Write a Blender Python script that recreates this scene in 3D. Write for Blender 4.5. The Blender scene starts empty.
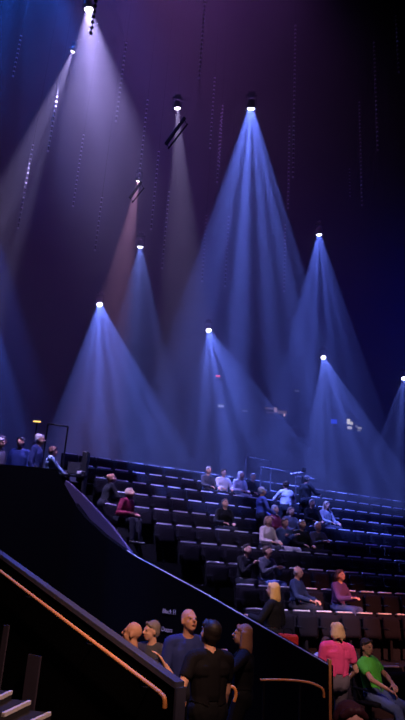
import bpy, bmesh, math, random
import numpy as np
from mathutils import Vector, Matrix, Euler
random.seed(7)
S = bpy.context.scene
COL = S.collection
PI = math.pi
R = math.radians

# ------------------------------------------------------------------ camera
EYE = Vector((0, 0, 2.25))
F = 620.0
PITCH, ROLL = R(19.0), R(3.7)
CAMR = Matrix.Rotation(PI/2 + PITCH, 3, 'X') @ Matrix.Rotation(ROLL, 3, 'Z')
cd = bpy.data.cameras.new('camera')
cd.sensor_fit = 'VERTICAL'; cd.sensor_height = 24; cd.lens = F/720*24
cd.clip_start = .05; cd.clip_end = 200
cam = bpy.data.objects.new('camera', cd); COL.objects.link(cam)
cam.matrix_world = Matrix.Translation(EYE) @ CAMR.to_4x4()
S.camera = cam

def ray(px, py):
    return CAMR @ Vector(((px-202.5)/F, -(py-360)/F, -1))
def P(px, py, D):
    d = ray(px, py)
    return EYE + d*(D/d.y)
def PZ(px, py, z):
    d = ray(px, py)
    return EYE + d*((z-EYE.z)/d.z)
def proj(p):
    c = CAMR.transposed() @ (Vector(p)-EYE)
    return 202.5 - c.x/c.z*F, 360 + c.y/c.z*F
def onplane(px, py, a, b):
    """point where the pixel's ray meets the vertical plane through plan points a, b"""
    n = Vector((b[1]-a[1], a[0]-b[0], 0)); d = ray(px, py)
    return EYE + d*(n.dot(Vector((a[0], a[1], 0))-EYE)/n.dot(d))

# ------------------------------------------------------------------ materials
MATS = {}
def mat(name, col, rough=.7, metal=0, emit=None, es=0, var=.12, scale=14, spec=.3):
    if name in MATS: return MATS[name]
    m = bpy.data.materials.new(name); m.use_nodes = True
    nt = m.node_tree; b = nt.nodes['Principled BSDF']
    b.inputs['Roughness'].default_value = rough
    b.inputs['Metallic'].default_value = metal
    b.inputs['Specular IOR Level'].default_value = spec
    if emit:
        b.inputs['Base Color'].default_value = (*col, 1)
        b.inputs['Emission Color'].default_value = (*emit, 1)
        b.inputs['Emission Strength'].default_value = es
    else:
        tc = nt.nodes.new('ShaderNodeTexCoord'); nz = nt.nodes.new('ShaderNodeTexNoise')
        nz.inputs['Scale'].default_value = scale; nz.inputs['Detail'].default_value = 3
        mx = nt.nodes.new('ShaderNodeMix'); mx.data_type = 'RGBA'
        mx.inputs['A'].default_value = (*[c*(1-var) for c in col], 1)
        mx.inputs['B'].default_value = (*[min(1, c*(1+var)) for c in col], 1)
        nt.links.new(tc.outputs['Object'], nz.inputs['Vector'])
        nt.links.new(nz.outputs['Fac'], mx.inputs['Factor'])
        nt.links.new(mx.outputs['Result'], b.inputs['Base Color'])
    MATS[name] = m
    return m
BLACK = mat('black_paint', (.006, .006, .008), .8, spec=.1)
BLACKWALL = mat('black_wall', (.0025, .0025, .0035), .95, spec=.02)
DARKMETAL = mat('dark_metal', (.02, .02, .025), .5, .6)
RAILM = mat('dull_rail', (.16, .16, .19), .5, .5)
STEEL = mat('pale_steel', (.42, .42, .48), .4, .7)
CONC = mat('dark_concrete', (.012, .012, .016), .9, scale=5, spec=.1)
PURPLELIT = mat('purple_lit_facing', (.065, .05, .095), .9, scale=30, spec=.1)  # purple light on the stair wall put into its base colour
CAPM = mat('parapet_cap_paint', (.06, .06, .10), .55)
ORANGELIT = mat('orange_lit_metal', (.80, .33, .10), .55, .15)  # warm light on the handrails put into the metal's colour
SEATFAB = mat('seat_fabric', (.010, .009, .013), .9, scale=60, spec=.03)
SEATHILITE = mat('seat_top_highlight', (.62, .62, .70), .38, spec=.6)  # highlight along the seat tops put into a pale base colour
SEATFRAME = mat('seat_frame', (.006, .006, .008), .7, 0, spec=.08)
NOSE = mat('white_nosing', (.62, .60, .66), .6)
WHITE = mat('white_lettering', (.55, .5, .55), .7)
BEAD = mat('bead_plastic', (.62, .58, .62), .6)
FIXM = mat('fixture_housing', (.11, .10, .13), .6)
SKIN = mat('skin', (.62, .34, .25), .55, var=.06)
SKINTAN = mat('tanned_skin', (.48, .24, .16), .55, var=.06)
EYEM = mat('dark_eye', (.02, .015, .015), .3)
LIPM = mat('lip', (.36, .12, .11), .5)
SHOE = mat('dark_shoe', (.02, .02, .022), .5)

# ------------------------------------------------------------------ mesh builder
class MB:
    def __init__(self): self.bm = bmesh.new()
    def box(self, c, s, rot=None, bev=0):
        m = Matrix.Translation(Vector(c))
        if rot is not None: m = m @ (rot.to_4x4() if isinstance(rot, Matrix) else Euler(rot).to_matrix().to_4x4())
        m = m @ Matrix.Diagonal((s[0], s[1], s[2], 1))
        r = bmesh.ops.create_cube(self.bm, size=1, matrix=m)
        if bev:
            es = list({e for v in r['verts'] for e in v.link_edges})
            bmesh.ops.bevel(self.bm, geom=es, offset=bev, segments=2, affect='EDGES', profile=.5)
        return self
    def ell(self, c, s, rot=None, u=14, v=9):
        m = Matrix.Translation(Vector(c))
        if rot is not None: m = m @ rot.to_4x4()
        m = m @ Matrix.Diagonal((s[0], s[1], s[2], 1))
        bmesh.ops.create_uvsphere(self.bm, u_segments=u, v_segments=v, radius=1, matrix=m); return self
    def cap(self, p, q, r1, r2, n=12, h=3):
        """tapered capsule"""
        p = Vector(p); q = Vector(q); d = q-p; L = d.length
        if L < 1e-6: return self.ell(p, (r1, r1, r1))
        M = Vector((0, 0, 1)).rotation_difference(d/L).to_matrix()
        prof = []
        for i in range(h+1):
            a = -PI/2 + PI/2*i/h; prof.append((r1*math.cos(a), r1*math.sin(a)))
        for i in range(h+1):
            a = PI/2*i/h; prof.append((r2*math.cos(a), L+r2*math.sin(a)))
        return self.lathe(prof, p, M, n)
    def lathe(self, prof, o=(0, 0, 0), M=Matrix.Identity(3), n=20):
        o = Vector(o); rings = []
        for r, z in prof:
            if r < 1e-5: rings.append([self.bm.verts.new(o + M @ Vector((0, 0, z)))])
            else: rings.append([self.bm.verts.new(o + M @ Vector((r*math.cos(2*PI*i/n), r*math.sin(2*PI*i/n), z))) for i in range(n)])
        for a, b in zip(rings, rings[1:]):
            for i in range(n):
                j = (i+1) % n
                vs = ([a[i], a[j], b[j], b[i]] if len(a) > 1 and len(b) > 1 else
                      [a[0], b[j], b[i]] if len(b) > 1 else [a[i], a[j], b[0]] if len(a) > 1 else None)
                if vs: self.bm.faces.new(vs)
        for rg, fl in ((rings[0], True), (rings[-1], False)):
            if len(rg) > 2: self.bm.faces.new(rg[::-1] if fl else rg)
        return self
    def tube(self, pts, r, n=10):
        pts = [Vector(p) for p in pts]; rings = []; N = None
        for i, p in enumerate(pts):
            t = ((pts[min(i+1, len(pts)-1)]-pts[max(i-1, 0)])).normalized()
            if N is None: N = t.orthogonal().normalized()
            N = (N - t*N.dot(t)).normalized(); B = t.cross(N)
            rr = r[i] if isinstance(r, (list, tuple)) else r
            rings.append([self.bm.verts.new(p + (N*math.cos(2*PI*k/n)+B*math.sin(2*PI*k/n))*rr) for k in range(n)])
        for a, b in zip(rings, rings[1:]):
            for k in range(n): self.bm.faces.new((a[k], a[(k+1) % n], b[(k+1) % n], b[k]))
        self.bm.faces.new(rings[0][::-1]); self.bm.faces.new(rings[-1]); return self
    def prism(self, pts, off):
        """polygon of world points pushed through by a vector"""
        off = Vector(off)
        a = [self.bm.verts.new(Vector(p)) for p in pts]; b = [self.bm.verts.new(Vector(p)+off) for p in pts]
        n = len(a); self.bm.faces.new(a); self.bm.faces.new(b[::-1])
        for i in range(n): self.bm.faces.new((a[i], b[i], b[(i+1) % n], a[(i+1) % n]))
        return self
    def mesh(self, name, m, smooth=False):
        bmesh.ops.recalc_face_normals(self.bm, faces=self.bm.faces[:])
        me = bpy.data.meshes.new(name); self.bm.to_mesh(me); self.bm.free()
        if m: me.materials.append(m)
        if smooth:
            for p in me.polygons: p.use_smooth = True
        return me
    def build(self, name, m, parent=None, loc=None, rotz=0, smooth=False):
        return link(name, self.mesh(name, m, smooth), parent, loc, rotz)
def link(name, me, parent=None, loc=None, rotz=0):
    o = bpy.data.objects.new(name, me); COL.objects.link(o)
    if parent: o.parent = parent
    if loc is not None: o.location = loc
    if rotz: o.rotation_euler = (0, 0, rotz)
    return o
def tag(o, label=None, cat=None, group=None, kind=None):
    for k, v in (('label', label), ('category', cat), ('group', group), ('kind', kind)):
        if v: o[k] = v
    return o
def empty(name, loc, rotz=0, **k):
    o = bpy.data.objects.new(name, None); COL.objects.link(o); o.location = loc; o.rotation_euler = (0, 0, rotz)
    o.empty_display_size = .1
    return tag(o, **k)
def smoothpath(pts, n=6):
    """rounded polyline (Catmull-Rom)"""
    pts = [Vector(p) for p in pts]; out = []
    for i in range(len(pts)-1):
        p0, p1, p2, p3 = pts[max(i-1, 0)], pts[i], pts[i+1], pts[min(i+2, len(pts)-1)]
        for k in range(n):
            t = k/n
            out.append(.5*((2*p1)+(p2-p0)*t+(2*p0-5*p1+4*p2-p3)*t*t+(3*p1-p0-3*p2+p3)*t**3))
    return out+[pts[-1]]
ORD = 'first second third fourth fifth sixth seventh eighth ninth tenth eleventh twelfth thirteenth fourteenth fifteenth sixteenth seventeenth eighteenth nineteenth twentieth'.split()
def ordinal(i):
    if i < 20: return ORD[i]
    t, r = divmod(i+1, 10)
    tens = {2: 'twenty', 3: 'thirty', 4: 'forty'}[t]
    return tens+'-'+ORD[r-1] if r else {3: 'thirtieth', 4: 'fortieth'}[t]

# ------------------------------------------------------------------ room shell
X0, X1, YB, ZC = -24, 27, 44, 24
def slab(name, c, s, m): return tag(MB().box(c, s).build(name, m), kind='structure')
slab('floor', ((X0+X1)/2, 20, -.1), (X1-X0+.4, 52, .2), CONC)
slab('ceiling', ((X0+X1)/2, 20, ZC+.1), (X1-X0+.4, 52, .2), BLACKWALL)
slab('wall_back', ((X0+X1)/2, YB+.1, ZC/2), (X1-X0, .2, ZC), BLACKWALL)
slab('wall_left', (X0-.1, 20, ZC/2), (.2, 52, ZC), BLACKWALL)
slab('wall_right', (X1+.1, 20, ZC/2), (.2, 52, ZC), BLACKWALL)

# ------------------------------------------------------------------ raked rows
ROT = R(27)
U = Vector((math.cos(ROT), math.sin(ROT), 0))       # along a row, to the right
NB = Vector((-math.sin(ROT), math.cos(ROT), 0))     # up the rake, away from the camera
A0 = P(375, 615, 13.3)
TREAD, RISE, PITCHX = .80, .40, .53
Z0 = A0.z - .86                                     # floor level of the front row
NROWS = 10
BASE = Vector((A0.x, A0.y, 0))
def rowpt(k, s, dz=0): return BASE + NB*(TREAD*k) + U*s + Vector((0, 0, Z0+RISE*k+dz))
Fa, Fb = (2.02, 9.0), (-2.6, 13.9)                   # plan line of the far parapet
def smin(k, off=0):
    """where a row meets the parapet's line"""
    d = Vector((Fb[0]-Fa[0], Fb[1]-Fa[1], 0)); n = Vector((d.y, -d.x, 0)).normalized()
    if n.x < 0: n = -n                               # towards the rows
    b = BASE + NB*(TREAD*k+off)
    return (n.dot(Vector((Fa[0], Fa[1], 0))-b)+.45)/n.dot(U)
AISLE = 1.0
m = MB()
SEATROW = {}
for k in range(NROWS):
    f = -.42 if k else -.55
    s0 = max(smin(k, f), smin(k, f+TREAD)); s1 = 14
    if k == NROWS-1: back = TREAD*1.6
    else: back = TREAD
    c = BASE + NB*(TREAD*k+f+back/2) + U*((s0+s1)/2)
    z = Z0+RISE*k
    m.box((c.x, c.y, z/2), (s1-s0, back-.001, z), Matrix.Rotation(ROT, 3, 'Z'))
    SEATROW[k] = s0
tag(m.build('stand_terrace', CONC), kind='structure')

# seat prototype (facing local +Y), origin on the tread under the seat
def seat_meshes():
    d = {}
    def panel(w, h, t, curve, bev):
        b = MB(); nx, nz = 8, 6; bm = b.bm; g = []
        for side in (0, 1):
            gg = []
            for i in range(nx+1):
                col = []
                for j in range(nz+1):
                    u = -1+2*i/nx; v = j/nz
                    e = max(abs(u), abs(2*v-1))
                    tt = t*(.55 if e > .98 else 1)
                    ww = w/2*(1-.10*max(0, v-.55)**1.5*2)
                    y = curve*(u*u) + (tt/2 if side else -tt/2)
                    col.append(bm.verts.new((u*ww, y, v*h)))
                gg.append(col)
            g.append(gg)
        for side in (0, 1):
            for i in range(nx):
                for j in range(nz):
                    q = g[side]; bm.faces.new((q[i][j], q[i+1][j], q[i+1][j+1], q[i][j+1]))
        for i in range(nx):
            for j in (0, nz): bm.faces.new((g[0][i][j], g[0][i+1][j], g[1][i+1][j], g[1][i][j]))
        for j in range(nz):
            for i in (0, nx): bm.faces.new((g[0][i][j], g[0][i][j+1], g[1][i][j+1], g[1][i][j]))
        return b
    def xf(b, M):
        bmesh.ops.transform(b.bm, matrix=M, verts=b.bm.verts[:]); return b
    T = Matrix.Translation
    bk = xf(panel(.47, .46, .06, .02, 0), T((0, -.20, .40)) @ Matrix.Rotation(R(10), 4, 'X'))
    d['backrest'] = bk.mesh('seat_backrest', SEATFAB, True)
    sh = MB(); sh.box((0, -.296, .66), (.485, .024, .42), (R(10), 0, 0), .01)
    d['back_shell'] = sh.mesh('seat_back_shell', SEATFRAME, False)
    sh = MB(); sh.box((0, -.30, .868), (.38, .075, .03), (R(10), 0, 0), .012)  # narrow pale cap stands in for light catching the seat top
    d['highlight_cap'] = sh.mesh('seat_highlight_cap', SEATHILITE, False)
    up = xf(panel(.44, .40, .085, .0, 0), T((0, -.085, .42)) @ Matrix.Rotation(R(6), 4, 'X'))
    d['seat_up'] = up.mesh('seat_cushion_up', SEATFAB, True)
    dn = xf(panel(.44, .42, .085, .0, 0), T((0, -.15, .40)) @ Matrix.Rotation(R(-86), 4, 'X'))
    d['seat_down'] = dn.mesh('seat_cushion_down', SEATFAB, True)
    for nm, x in (('arm_a', -.25), ('arm_b', .25)):
        d[nm] = MB().box((x, -.05, .60), (.045, .32, .03), None, .01).box((x, -.17, .50), (.03, .06, .19)).mesh('seat_armrest', SEATFRAME)
    d['pedestal'] = MB().box((0, -.16, .20), (.07, .09, .40), None, .01).box((0, -.14, .012), (.22, .20, .024)).box((0, -.16, .40), (.46, .05, .04)).mesh('seat_pedestal', SEATFRAME)
    return d
SM = seat_meshes()
SEATROTZ = PI + ROT
taken = {}                                           # (k, i) -> True where someone sits
def seat_positions(k):
    s0 = SEATROW[k]+AISLE+.1; n0 = math.ceil((s0)/PITCHX); out = []
    for i in range(n0, 40):
        s = i*PITCHX + (.26 if k % 2 else 0)
        if s > 13.6: break
        p = rowpt(k, s)
        px, py = proj(p + Vector((0, 0, .85)))
        if px > 416: break
        out.append((i, s, p, px, py))
    return out
SEATS = {k: seat_positions(k) for k in range(NROWS)}
# seated / standing people ask for the seat nearest to a pixel
def find_spot(px, py, top):
    best = None
    for k in SEATS:
        for i, s, p, sx, sy in SEATS[k]:
            if (k, i) in taken: continue
            hx, hy = proj(p + Vector((0, 0, top)))
            e = abs(hx-px)*.6 + abs(hy-py)
            if best is None or e < best[0]: best = (e, k, i, p)
    return best
def make_seat(p, rz, down, label, group):
    t = empty('tip_up_seat', p, rz, label=label, cat='seat', group=group)
    for nm, key in (('backrest', 'backrest'), ('back_shell', 'back_shell'), ('highlight_cap', 'highlight_cap'), ('seat', 'seat_down' if down else 'seat_up'),
                    ('armrest', 'arm_a'), ('armrest', 'arm_b'), ('pedestal', 'pedestal')):
        link(nm, SM[key], t)
    return t

# ------------------------------------------------------------------ people
def remesh(me, voxel, smooth=4):
    o = bpy.data.objects.new('tmp', me); COL.objects.link(o)
    md = o.modifiers.new('r', 'REMESH'); md.mode = 'VOXEL'; md.voxel_size = voxel; md.use_smooth_shade = True
    if smooth:
        sm = o.modifiers.new('s', 'SMOOTH'); sm.factor = .45; sm.iterations = smooth
    bpy.context.view_layer.update()
    dg = bpy.context.evaluated_depsgraph_get()
    out = bpy.data.meshes.new_from_object(o.evaluated_get(dg), depsgraph=dg)
    bpy.data.objects.remove(o); bpy.data.meshes.remove(me)
    for p in out.polygons: p.use_smooth = True
    return out
def ik(a, t, l1, l2, pole):
    """joint between a and t; returns joint, reachable t"""
    d = t-a; L = d.length; mx = (l1+l2)*.995
    if L > mx: d = d*(mx/L); L = mx; t = a+d
    u = d.normalized(); x = (l1*l1-l2*l2+L*L)/(2*L); h = math.sqrt(max(0, l1*l1-x*x))
    pv = pole - u*pole.dot(u)
    if pv.length < 1e-4: pv = Vector((0, 1, 0))
    return a+u*x+pv.normalized()*h, t
def person(loc, yaw, H=1.72, sit=False, lean=0, side=0, twist=0, head=(0, 0, 0), hands=None, feet=None, top='navy', topcol=(.03, .04, .1),
           bottom=(.02, .02, .03), sleeve='long', skin=None, hair='short', haircol=(.05, .035, .03), label='', voxel=.014, wide=1.0,
           wear='jacket', legs='trousers', group=None, elbow=None, cap=None, face=True, curl=35):
    k = H/1.72; V = Vector; skin = skin or SKIN
    prim = []                                        # (type, data, region)
    def capsule(p, q, r1, r2, reg): prim.append((V(p), V(q), r1, r2, reg))
    pz = (.50 if sit else .93)*k if True else 0
    if sit: pz = .535
    pel = V((0, 0, pz))
    Rt = Matrix.Rotation(R(twist), 3, 'Z') @ Matrix.Rotation(R(side), 3, 'Y') @ Matrix.Rotation(R(-lean), 3, 'X')
    def tr(x, y, z): return pel + Rt @ (V((x, y, z))*k)
    w = wide
    # torso
    for sx in (-1, 1):
        capsule(pel+V((sx*.065*w*k, -.01, .03*k)), tr(sx*.055*w, -.005, .14), .105*k*w, .095*k*w, 'bottom' if False else 'top')
        capsule(tr(sx*.055*w, -.005, .12), tr(sx*.075*w, -.0, .33), .097*k*w, .098*k*w, 'top')
        capsule(tr(sx*.075*w, 0, .33), tr(sx*.06*w, -.015, .43), .098*k*w, .07*k*w, 'top')
        capsule(tr(sx*.03, -.02, .455), tr(sx*.165*w, -.015, .43), .055*k, .058*k, 'top')
        capsule(pel+V((sx*.06*w*k, -.02, -.03*k)), pel+V((sx*.075*w*k, -.01, .02)), .105*k*w, .11*k*w, 'bottom')
    capsule(tr(0, -.01, .14), tr(0, -.01, .38), .112*k*w, .112*k*w, 'top')
    capsule(tr(-.09*w, -.02, .34), tr(.09*w, -.02, .34), .095*k, .095*k, 'top')
    capsule(pel+V((0, -.02, -.01)), tr(0, -.01, .06), .112*k*w, .11*k*w, 'bottom')
    # neck and head
    nb = tr(0, -.015, .47)
    Rh = Matrix.Rotation(R(twist), 3, 'Z') @ Matrix.Rotation(R(head[0]), 3, 'Z') @ Matrix.Rotation(R(head[2]), 3, 'Y') @ Matrix.Rotation(R(-head[1]), 3, 'X')
    hb = nb + Rt @ V((0, .02, .085*k))
    hc = hb + Rh @ V((0, .025, .085))*k             # centre of the head
    capsule(nb-Rt @ V((0, 0, .03)), hb+Rh @ V((0, 0, .02)), .058*k, .053*k, 'skin')
    def hp(x, y, z): return hc + Rh @ V((x, y, z))*k
    ells = []
    def ell(c, s, reg, rot=Rh): ells.append((c, V(s)*k, rot, reg))
    ell(hp(0, -.015, .025), (.076, .095, .092), 'skin')
    ell(hp(0, .018, -.035), (.062, .072, .078), 'skin')
    ell(hp(0, .045, -.083), (.036, .034, .028), 'skin')
    capsule(hp(0, .088, .012), hp(0, .107, -.022), .009*k, .014*k, 'skin')
    capsule(hp(-.035, .072, .022), hp(.035, .072, .022), .014*k, .014*k, 'skin')
    for sx in (-1, 1):
        ell(hp(sx*.078, -.012, -.012), (.011, .02, .032), 'skin')
        ell(hp(sx*.034, .062, -.028), (.022, .018, .02), 'skin')
    # arms
    hands = hands or {}; elbow = elbow or {}
    UA, FA = .285*k, .25*k
    for sx, nm in ((-1, 'L'), (1, 'R')):
        sh = tr(sx*.178*w, -.015, .42)
        tgt = hands.get(nm)
        if tgt is None: tgt = V((sx*.15, .34, .66)) if sit else V((sx*.25*w, .05, .83*k))
        pole = V(elbow.get(nm, (sx*.5, -.6, -.35)))
        el, wr = ik(sh, V(tgt), UA, FA, pole)
        capsule(sh, sh.lerp(el, .5), .056*k*w, .050*k*w, 'top' if sleeve in ('long', 'short') else 'skin')
        capsule(sh.lerp(el, .5), el, .049*k*w if sleeve == 'long' else .044*k, .042*k, 'top' if sleeve == 'long' else 'skin')
        capsule(el, wr, .043*k if sleeve == 'long' else .039*k, .033*k if sleeve == 'long' else .027*k, 'top' if sleeve == 'long' else 'skin')
        # hand: palm of four metacarpals, four bent fingers, a thumb from the palm's side
        d = (wr-el).normalized()
        nrm = V((0, 0, -1)) if abs(d.z) < .8 else V((-sx, 0, 0))   # palm side
        nrm = (nrm-d*nrm.dot(d)).normalized(); ac = d.cross(nrm)*1.0
        if ac.dot(V((-sx, .3, .2))) < 0: ac = -ac                 # thumb side
        fr = max(.0085, voxel*.72)
        for f, (o_, ln) in enumerate(((.030, .072), (.010, .082), (-.010, .076), (-.029, .060))):
            b0 = wr + ac*o_*.6*k + d*.015
            kn = wr + ac*o_*1.15*k + d*.092*k
            capsule(b0, kn, .016*k, .013*k, 'skin')
            c1 = R(curl); p1 = kn + (d*math.cos(c1*.6)+nrm*math.sin(c1*.6))*ln*.55*k
            p2 = p1 + (d*math.cos(c1*1.7)+nrm*math.sin(c1*1.7))*ln*.5*k
            capsule(kn, p1, fr*1.1, fr, 'skin'); capsule(p1, p2, fr, fr*.85, 'skin')
        t0 = wr + ac*.022*k + d*.03*k
        t1 = t0 + (ac*.75+d*.6+nrm*.3).normalized()*.045*k
        t2 = t1 + (ac*.25+d*.9+nrm*.45).normalized()*.034*k
        capsule(t0, t1, .016*k, fr*1.2, 'skin'); capsule(t1, t2, fr*1.15, fr*.9, 'skin')
    # legs
    TH, SHN = .435*k, .43*k
    feet = feet or {}
    for sx, nm in ((-1, 'L'), (1, 'R')):
        hip = pel + V((sx*.085*w*k, 0, -.02))
        ft = feet.get(nm) or (V((sx*.13, .46, 0)) if sit else V((sx*.10, -.01, 0)))
        an = V(ft)+V((0, 0, .085*k))
        kn, an2 = ik(hip, an, TH, SHN, V((sx*.12, 1, .35)))
        capsule(hip, kn, .092*k*w, .062*k, 'bottom')
        lr = 'bottom' if legs != 'shorts' else 'skin'
        capsule(kn, kn.lerp(an2, .35), .060*k, .060*k, lr); capsule(kn.lerp(an2, .35), an2, .060*k, .045*k, lr)
        fd = V((sx*.12, 1, 0)).normalized()
        capsule(an2-fd*.035-V((0, 0, .045*k)), an2+fd*.15*k-V((0, 0, .052*k)), .040*k, .033*k, 'shoe')
        capsule(an2, an2-V((0, 0, .03)), .045*k, .042*k, 'shoe')
    b = MB()
    for p, q, r1, r2, reg in prim: b.cap(p, q, r1, r2, 10, 3)
    for c, s, rot, reg in ells: b.ell(c, s, rot, 12, 8)
    me = remesh(b.mesh('body', None), voxel, 3)
    # which region each vertex is in
    n = len(me.vertices); co = np.empty(n*3, np.float32); me.vertices.foreach_get('co', co); co = co.reshape(-1, 3)
    regs = ['skin', 'top', 'bottom', 'shoe']; best = np.full(n, 9e9); lab = np.zeros(n, int)
    for p, q, r1, r2, reg in prim:
        a = np.array(p); d = np.array(q)-a; L2 = max(d@d, 1e-9)
        t = np.clip(((co-a)@d)/L2, 0, 1); dist = np.linalg.norm(co-a-t[:, None]*d, axis=1)-(r1+(r2-r1)*t)
        s = dist < best; best[s] = dist[s]; lab[s] = regs.index(reg)
    for c, s_, rot, reg in ells:
        l = (co-np.array(c)) @ np.array(rot)/np.array(s_); dist = (np.linalg.norm(l, axis=1)-1)*min(s_)
        s = dist < best; best[s] = dist[s]; lab[s] = regs.index(reg)
    me.materials.append(skin)
    root = empty('person', loc, R(yaw), label=label, cat='person', group=group)
    link('body', me, root)
    nrmv = np.empty(n*3, np.float32); me.vertices.foreach_get('normal', nrmv); nrmv = nrmv.reshape(-1, 3)
    lp = [tuple(p.vertices) for p in me.polygons]
    cm = {'top': mat('cloth_'+top, topcol, .85, scale=25, spec=.15), 'bottom': mat('cloth_%.3f_%.3f_%.3f' % tuple(bottom), bottom, .85, scale=25, spec=.15), 'shoe': SHOE}
    for ri, reg, nm, th in ((3, 'shoe', 'shoes', .006), (2, 'bottom', legs, .010), (1, 'top', wear, .015)):
        inr = lab == ri
        fs = [f for f in lp if sum(inr[i] for i in f) >= 3 and all(inr[i] for i in f) or sum(inr[i] for i in f)*2 > len(f)]
        if not fs: continue
        used = sorted({i for f in fs for i in f}); mp = {v: j for j, v in enumerate(used)}
        m2 = bpy.data.meshes.new(nm)
        m2.from_pydata([tuple(co[i]+nrmv[i]*th) for i in used], [], [[mp[i] for i in f] for f in fs])
        bm = bmesh.new(); bm.from_mesh(m2)
        bmesh.ops.recalc_face_normals(bm, faces=bm.faces[:])
        be = [e for e in bm.edges if e.is_boundary]
        bm.normal_update()
        nv = {}
        for e in be:                                  # turn every hem inwards so that it has thickness
            for v in e.verts:
                if v not in nv: nv[v] = v.normal.copy()
        r = bmesh.ops.extrude_edge_only(bm, edges=be)
        src = {tuple(round(c, 5) for c in v.co): nv[v] for v in nv}
        for v in [g for g in r['geom'] if isinstance(g, bmesh.types.BMVert)]:
            nn = src.get(tuple(round(c, 5) for c in v.co))
            if nn: v.co -= nn*(th+.004)
        bm.to_mesh(m2); bm.free(); m2.materials.append(cm[reg])
        for p in m2.polygons: p.use_smooth = True
        link(nm, m2, root)
    if face:
        for sx in (-1, 1):
            MB().ell(hp(sx*.032, .083, .004), V((.012, .007, .007))*k, Rh, 8, 6).build('eye', EYEM, root, smooth=True)
        MB().ell(hp(0, .090, -.058), V((.024, .008, .007))*k, Rh, 8, 6).build('mouth', LIPM, root, smooth=True)
    hm = mat('hair_%.2f_%.2f_%.2f' % tuple(haircol), haircol, .6, scale=40)
    if hair != 'bald':
        hbm = MB(); th = 1.0
        if hair in ('short', 'long', 'bob'):
            hbm.ell(hp(0, -.034, .040), V((.084, .093, .090))*k, Rh)
            hbm.ell(hp(0, -.055, -.005), V((.078, .066, .085))*k, Rh)
            for sx in (-1, 1):
                hbm.cap(hp(sx*.065, -.02, .05), hp(sx*.074, -.03, -.01), .024*k, .018*k)
                hbm.cap(hp(sx*.02, .05, .085), hp(sx*.055, .035, .06), .026*k, .022*k)
        if hair == 'bob' or hair == 'long':
            L = -.11 if hair == 'bob' else -.27
            for a in range(-5, 6):
                an_ = -PI/2 + a*.31
                x, y = .075*math.cos(an_), -.02+.075*math.sin(an_)
                w1, w2 = 1.25+.10*math.sin(a*3.1), 1.30+.22*math.sin(a*1.9+1)
                hbm.cap(hp(x, y, .03), hp(x*w1, y*1.1-.012, L*.45), .028*k, .031*k)
                hbm.cap(hp(x*w1, y*1.1-.012, L*.45), hp(x*w2, y*1.1-.03, L+.05*abs(math.sin(a*2.3))), .030*k, .010*k)
        if hair == 'fringe':                            # grey ring round a bald crown
            for a in range(-6, 7):
                an_ = -PI/2 + a*.30
                x, y = .074*math.cos(an_), -.015+.088*math.sin(an_)
                hbm.cap(hp(x, y, .015), hp(x*.98, y*.98, -.04), .013*k, .009*k)
        if hair == 'cap':
            hbm.ell(hp(0, -.018, .048), V((.088, .104, .086))*k, Rh)
            hbm.ell(hp(0, -.05, .012), V((.084, .072, .07))*k, Rh)
            if cap == 'peak': hbm.ell(hp(0, .115, .045), V((.066, .065, .012))*k, Rh)
        hme = remesh(hbm.mesh('hair', None), max(.008, voxel*.8), 2)
        hme.materials.append(hm)
        link('cap' if hair == 'cap' else 'hair', hme, root)
    return root

# ------------------------------------------------------------------ parapets, stairs, rails
def wallpoly(name, px, a, b, thick, m, zb=0.0):
    top = [onplane(x, y, a, b) for x, y in px]
    pts = top + [Vector((top[-1].x, top[-1].y, zb)), Vector((top[0].x, top[0].y, zb))]
    n = Vector((b[1]-a[1], a[0]-b[0], 0)).normalized()
    if n.y < 0: n = -n                               # away from the camera
    return tag(MB().prism(pts, n*thick).build(name, m), kind='structure'), top, n
Ga, Gb = (-6.0, 13.2), (-2.6, 13.9)
_, gt, gn = wallpoly('wall_platform', [(-30, 461), (0, 464), (57, 469), (66, 487), (85, 519)], Ga, Gb, .12, BLACKWALL)
_, ft, fn = wallpoly('wall_parapet', [(74, 503), (85, 518), (105, 536), (125, 550.5), (137, 558), (200, 592), (328, 666)], Fa, Fb, .12, BLACKWALL)
Fa2, Fb2 = tuple((Vector((*Fa, 0))+fn*.16).xy), tuple((Vector((*Fb, 0))+fn*.16).xy)
wallpoly('wall_stairway', [(60, 474), (80, 493), (95, 508), (112, 527), (126, 546), (131, 552)], Fa2, Fb2, .06, PURPLELIT, .5)
cap_pts = [p+fn*.05 for p in ft[3:]]
o = MB().tube(cap_pts, .013, 8).build('capping_rail', STEEL)
tag(o, 'thin pale metal rail running along the sloping top of the black parapet', 'rail')
e = ft[-1]
o = MB().box((e.x+.03, e.y+.06, e.z/2+.04), (.045, .10, e.z+.08), None, .01).build('end_post', mat('orange_lit_post', (.55, .22, .08), .5))  # orange light on the post put into its colour
tag(o, 'upright orange-lit post closing the parapet beside the woman in pink', 'post')
# platform floor on the upper left
pz = gt[2].z - 1.02
slab('platform_slab', (-5.3, 15.45, pz/2), (5.6, 2.6, pz), CONC)

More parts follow.
